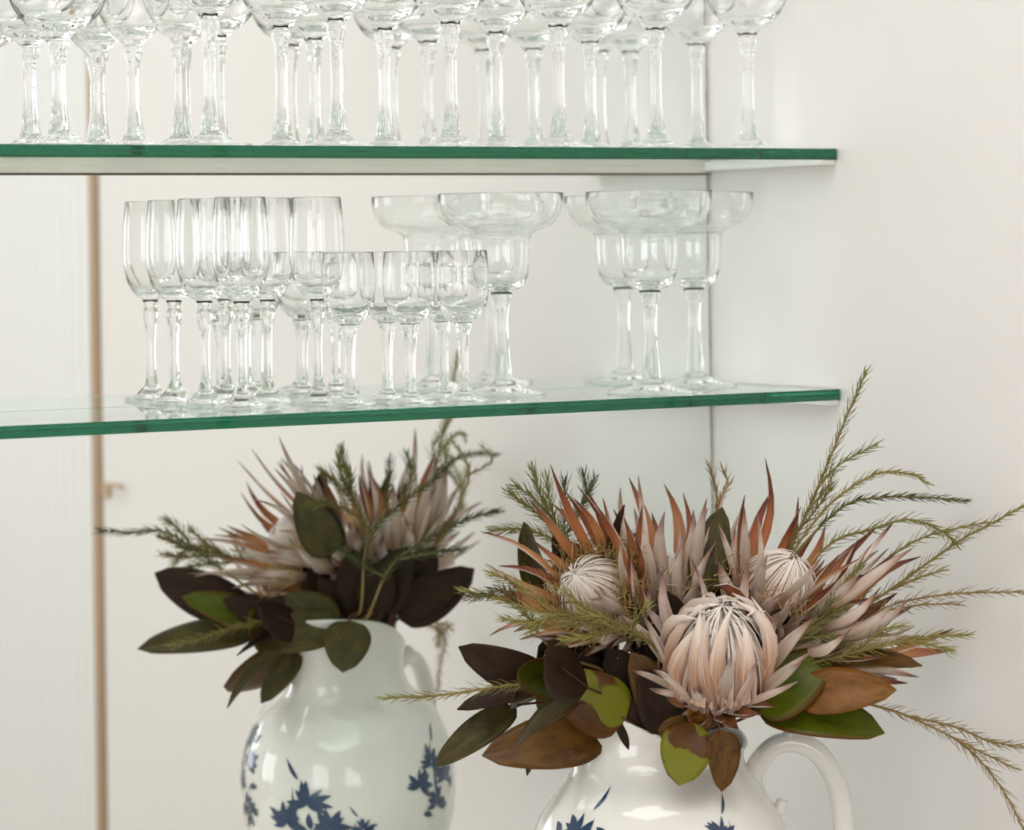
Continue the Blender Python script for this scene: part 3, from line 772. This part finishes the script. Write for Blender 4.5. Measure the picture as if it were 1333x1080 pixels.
for (b0, t0, w, mt_, bb) in [((430, 805), (335, 790), 50, 'lf_dark', -.06), ((450, 805), (395, 755), 60, 'lf_dark', -.06), ((470, 800), (460, 715), 60, 'lf_dark', -.06),
        ((490, 796), (530, 712), 60, 'lf_dark', -.055), ((515, 796), (565, 712), 60, 'lf_dark', -.03), ((480, 795), (500, 730), 54, 'lf_dark', -.065),
        ((440, 812), (370, 775), 50, 'lf_olive', -.075), ((545, 790), (590, 750), 44, 'lf_dark', -.02), ((380, 810), (290, 780), 44, 'lf_dark', -.04)]:
    leaf('mid' if t0[0] > 380 else 'left', atm(b0[0], b0[1], bb), atm(t0[0], t0[1], bb - .01), w * mk, MIRW + U_ * .2, mt_, .08, .15, .7)
leaf('mid', atm(412, 700, -.03), atm(420, 610, -.02), 30 * mk, MIRW, 'lf_dark', .04, .25, .6)

# ------------------------------------------------------------------ needle-leaved sprigs
def sprig(label, pts, mat='needle', nlen=.0105, dens=620, start=.15, branches=(), stem_r=(.0016, .0007), seed=0, droop=0.0, into=True):
    rs = random.Random(seed)
    tail = [] if not into else [PC + Vector((rs.uniform(-.03, .03), rs.uniform(-.02, .02), COUNTER + .06)), MOUTH + (Vector(pts[0]) - MOUTH) * .25 + U_ * .02]
    root = tag(empty('needle_sprig', tail[0] if tail else pts[0]), label, 'sprig', 'needle-leaved sprigs in the bouquet')
    main = smooth_path(tail + [Vector(p) for p in pts], 8)
    v, f = tubed(main, stem_r, 6); st = shape('stem', v, f, M['twig'], root)
    V, Fc = [], []
    def needles(path, s0):
        seg = [(b - a).length for a, b in zip(path, path[1:])]; tot = sum(seg); n = int(tot * (1 - s0) * dens * 1.3); ang = rs.uniform(0, 6)
        for i in range(n):
            d = tot * (s0 + (1 - s0) * i / max(1, n - 1)) * .999
            j = 0
            while j < len(seg) - 1 and d > seg[j]: d -= seg[j]; j += 1
            p = path[j].lerp(path[j + 1], d / max(seg[j], 1e-9)); t = (path[j + 1] - path[j]).normalized()
            q = t.orthogonal().normalized(); ang += 2.4 + rs.uniform(-.3, .3)
            rad = q * math.cos(ang) + t.cross(q) * math.sin(ang)
            tip_k = i / max(1, n - 1)
            l = nlen * 1.15 * rs.uniform(.65, 1.15) * (1 - .35 * max(0, tip_k - .85) / .15)
            op = .95 - .35 * tip_k + rs.uniform(-.15, .15)
            d0 = (rad * math.sin(op) + t * math.cos(op)).normalized(); curl = (t - rad * .3 + U_ * rs.uniform(-.3, .3)) * .35
            sd = d0.cross(t).normalized(); w = .00060 * rs.uniform(.8, 1.25); k0 = len(V)
            nn = d0.cross(sd).normalized()
            for m_ in range(3):
                s = m_ / 3; c = p + d0 * l * s + curl * l * s * s; ww = w * (1 - .25 * s)
                V.extend([c - sd * ww, c + sd * ww, c + nn * ww * .9])
            V.append(p + d0 * l + curl * l)
            for m_ in range(2):
                a = k0 + 3 * m_
                for k in range(3):
                    k2 = (k + 1) % 3; Fc.append((a + k, a + k2, a + 3 + k2, a + 3 + k))
            a = k0 + 6; e = k0 + 9
            Fc.extend([(a, a + 1, e), (a + 1, a + 2, e), (a + 2, a, e)])
    tot_n = len(main); s0 = start if not tail else None
    if tail:
        seg = [(b - a).length for a, b in zip(main, main[1:])]; k = len(tail) * 8; L0 = sum(seg[:k]); LT = sum(seg)
        s0 = (L0 + start * (LT - L0)) / LT
    needles(main, s0)
    for br in branches:
        bp = smooth_path([Vector(p) for p in br], 6)
        v, f = tubed(bp, (.0010, .0006), 6); shape('side_twig', v, f, M['twig'], root, parent=st)
        needles(bp, .12)
    tag(shape('needles', V, Fc, M[mat], root, smooth=False), kind='stuff')
    return root
sprig('tallest upright needle sprig, reaching past the right end of the lower shelf',
      [at(1010, 745, .03), at(1040, 690, .03), at(1066, 630, .03), at(1085, 585, .03), at(1103, 540, .03), at(1128, 482, .03)], 'needle', .0105, 520, .1,
      [[at(1066, 630, .03), at(1095, 603, .025), at(1140, 579, .02)], [at(1050, 665, .03), at(1072, 640, .02), at(1084, 618, .02)], [at(1040, 690, .03), at(1068, 655, .035), at(1082, 632, .03)]], seed=1)
sprig('arched needle sprig above the two straight ones on the right', [at(1000, 770, .02), at(1040, 706, .02), at(1085, 652, .02), at(1140, 617, .02), at(1185, 617, .015), at(1210, 630, .01)], 'needle_y', .0085, 520, .1, seed=2)
sprig('dark green needle sprig pointing right, its tip level and brownish', [at(1020, 740, .03), at(1092, 663, .03), at(1140, 648, .03), at(1200, 647, .03), at(1257, 652, .03)], 'needle_d', .0085, 640, .25, seed=3)
sprig('needle sprig drooping at its tip right of the protea', [at(1030, 760, .0), at(1085, 705, .0), at(1130, 690, -.005), at(1180, 676, -.01), at(1220, 688, -.01), at(1245, 708, -.01)], 'needle', .0105, 480, .2, seed=4)
sprig('long pale needle sprig rising to the right edge of the picture', [at(1060, 830, .01), at(1140, 780, .01), at(1190, 745, .01), at(1250, 703, -.01), at(1300, 676, -.035), at(1340, 654, -.055)], 'needle_y', .0095, 430, .2,
      [[at(1115, 795, .01), at(1150, 735, .02), at(1200, 700, .01), at(1285, 679, -.012)], [at(1160, 768, .01), at(1200, 750, .0), at(1228, 742, .0)]], seed=5)
sprig('thin tan needle sprig running level to the right edge of the picture', [at(1070, 850, -.01), at(1140, 798, -.01), at(1180, 782, -.01), at(1250, 772, -.03), at(1340, 770, -.060)], 'needle_t', .0085, 360, .3,
      [[at(1150, 795, -.01), at(1200, 787, -.015), at(1250, 786, -.02)]], seed=6)
sprig('bushy yellow-green needle sprig over the brown leaf on the right', [at(1040, 870, -.04), at(1100, 852, -.06), at(1160, 838, -.075), at(1215, 828, -.08), at(1260, 826, -.085)], 'needle_y', .0105, 700, .0,
      [[at(1150, 840, -.075), at(1190, 835, -.085), at(1235, 845, -.09)], [at(1110, 850, -.06), at(1150, 820, -.07), at(1175, 815, -.07)]], seed=7)
sprig('drooping tan needle sprig hanging at the lower right corner', [at(1040, 900, .0), at(1145, 920, -.02), at(1200, 940, -.03), at(1255, 970, -.03), at(1300, 1020, -.05), at(1334, 1080, -.065)], 'needle_t', .0105, 430, .3,
      [[at(1180, 932, -.025), at(1240, 945, -.02), at(1290, 965, -.045), at(1338, 972, -.065)], [at(1235, 957, -.03), at(1280, 980, -.045), at(1322, 1000, -.06)]], seed=8)
sprig('needle sprig pointing left in front of the brown leaves', [at(800, 880, .0), at(715, 886, -.03), at(640, 895, -.045), at(570, 905, -.05), at(500, 908, -.055)], 'needle_y', .0105, 470, .2, seed=9)
sprig('bushy upright needle sprig behind the left protea', [at(775, 760, .06), at(735, 700, .06), at(708, 655, .06), at(692, 608, .06)], 'needle', .0105, 900, .2,
      [[at(735, 700, .06), at(700, 668, .055), at(662, 640, .05)], [at(745, 715, .06), at(690, 690, .05), at(640, 690, .045)], [at(725, 690, .06), at(715, 650, .05), at(712, 622, .05)], [at(720, 675, .06), at(690, 645, .07), at(670, 632, .07)]], seed=10)
sprig('yellow-green needle spray spreading left below the left protea', [at(850, 840, -.08), at(770, 810, -.11), at(700, 795, -.12), at(645, 778, -.115), at(602, 768, -.11)], 'needle_y', .0105, 800, .0,
      [[at(780, 813, -.11), at(710, 812, -.125), at(655, 805, -.13)], [at(770, 808, -.11), at(720, 800, -.125), at(690, 822, -.13)], [at(810, 825, -.10), at(790, 805, -.125), at(760, 800, -.13)], [at(800, 822, -.10), at(770, 828, -.125), at(735, 832, -.13)], [at(790, 815, -.11), at(760, 790, -.125), at(735, 770, -.13)], [at(820, 830, -.09), at(825, 810, -.11), at(840, 790, -.12)], [at(720, 798, -.12), at(680, 765, -.12), at(640, 745, -.12)]], seed=11)
sprig('green needle tuft between the right protea and the brown leaf', [at(980, 880, -.04), at(1030, 840, -.05), at(1060, 815, -.05), at(1100, 790, -.05)], 'needle', .0105, 800, .1,
      [[at(1040, 830, -.05), at(1085, 830, -.055), at(1110, 845, -.06)], [at(1050, 822, -.05), at(1100, 760, -.04), at(1120, 735, -.03)]], seed=12)
# sprigs at the back of the bouquet, known from the mirror
sprig('dark green needle sprig at the back, seen in the mirror pointing left', [atm(330, 770, -.05), atm(262, 722, -.05), atm(215, 692, -.05), atm(170, 693, -.05), atm(130, 690, -.05)], 'needle_d', .0105, 700, .2, seed=21)
sprig('dark green needle spray at the back, seen in the mirror rising to the right', [atm(470, 790, -.09), atm(480, 700, -.11), atm(530, 650, -.11), atm(560, 628, -.11), atm(585, 602, -.11)], 'needle_d', .0105, 800, .3,
      [[atm(500, 672, -.11), atm(505, 640, -.11), atm(507, 600, -.11)], [atm(520, 655, -.11), atm(535, 620, -.10), atm(530, 592, -.10)]], seed=22)
sprig('dark green needle spray at the back, seen in the mirror reaching right', [atm(480, 800, -.09), atm(510, 735, -.10), atm(560, 700, -.10), atm(610, 675, -.09), atm(650, 664, -.08)], 'needle_d', .0105, 900, .2,
      [[atm(520, 728, -.10), atm(560, 720, -.11), atm(600, 715, -.11)], [atm(500, 750, -.10), atm(480, 740, -.11), atm(430, 705, -.11)]], seed=23)
sprig('pale thin sprig at the back, seen blurred in the mirror above the proteas', [atm(560, 720, .0), atm(600, 650, .0), atm(610, 610, .0), atm(588, 572, .0)], 'needle_t', .0085, 400, .2,
      [[atm(606, 620, .0), atm(640, 600, .0), atm(628, 580, .0)]], seed=24)
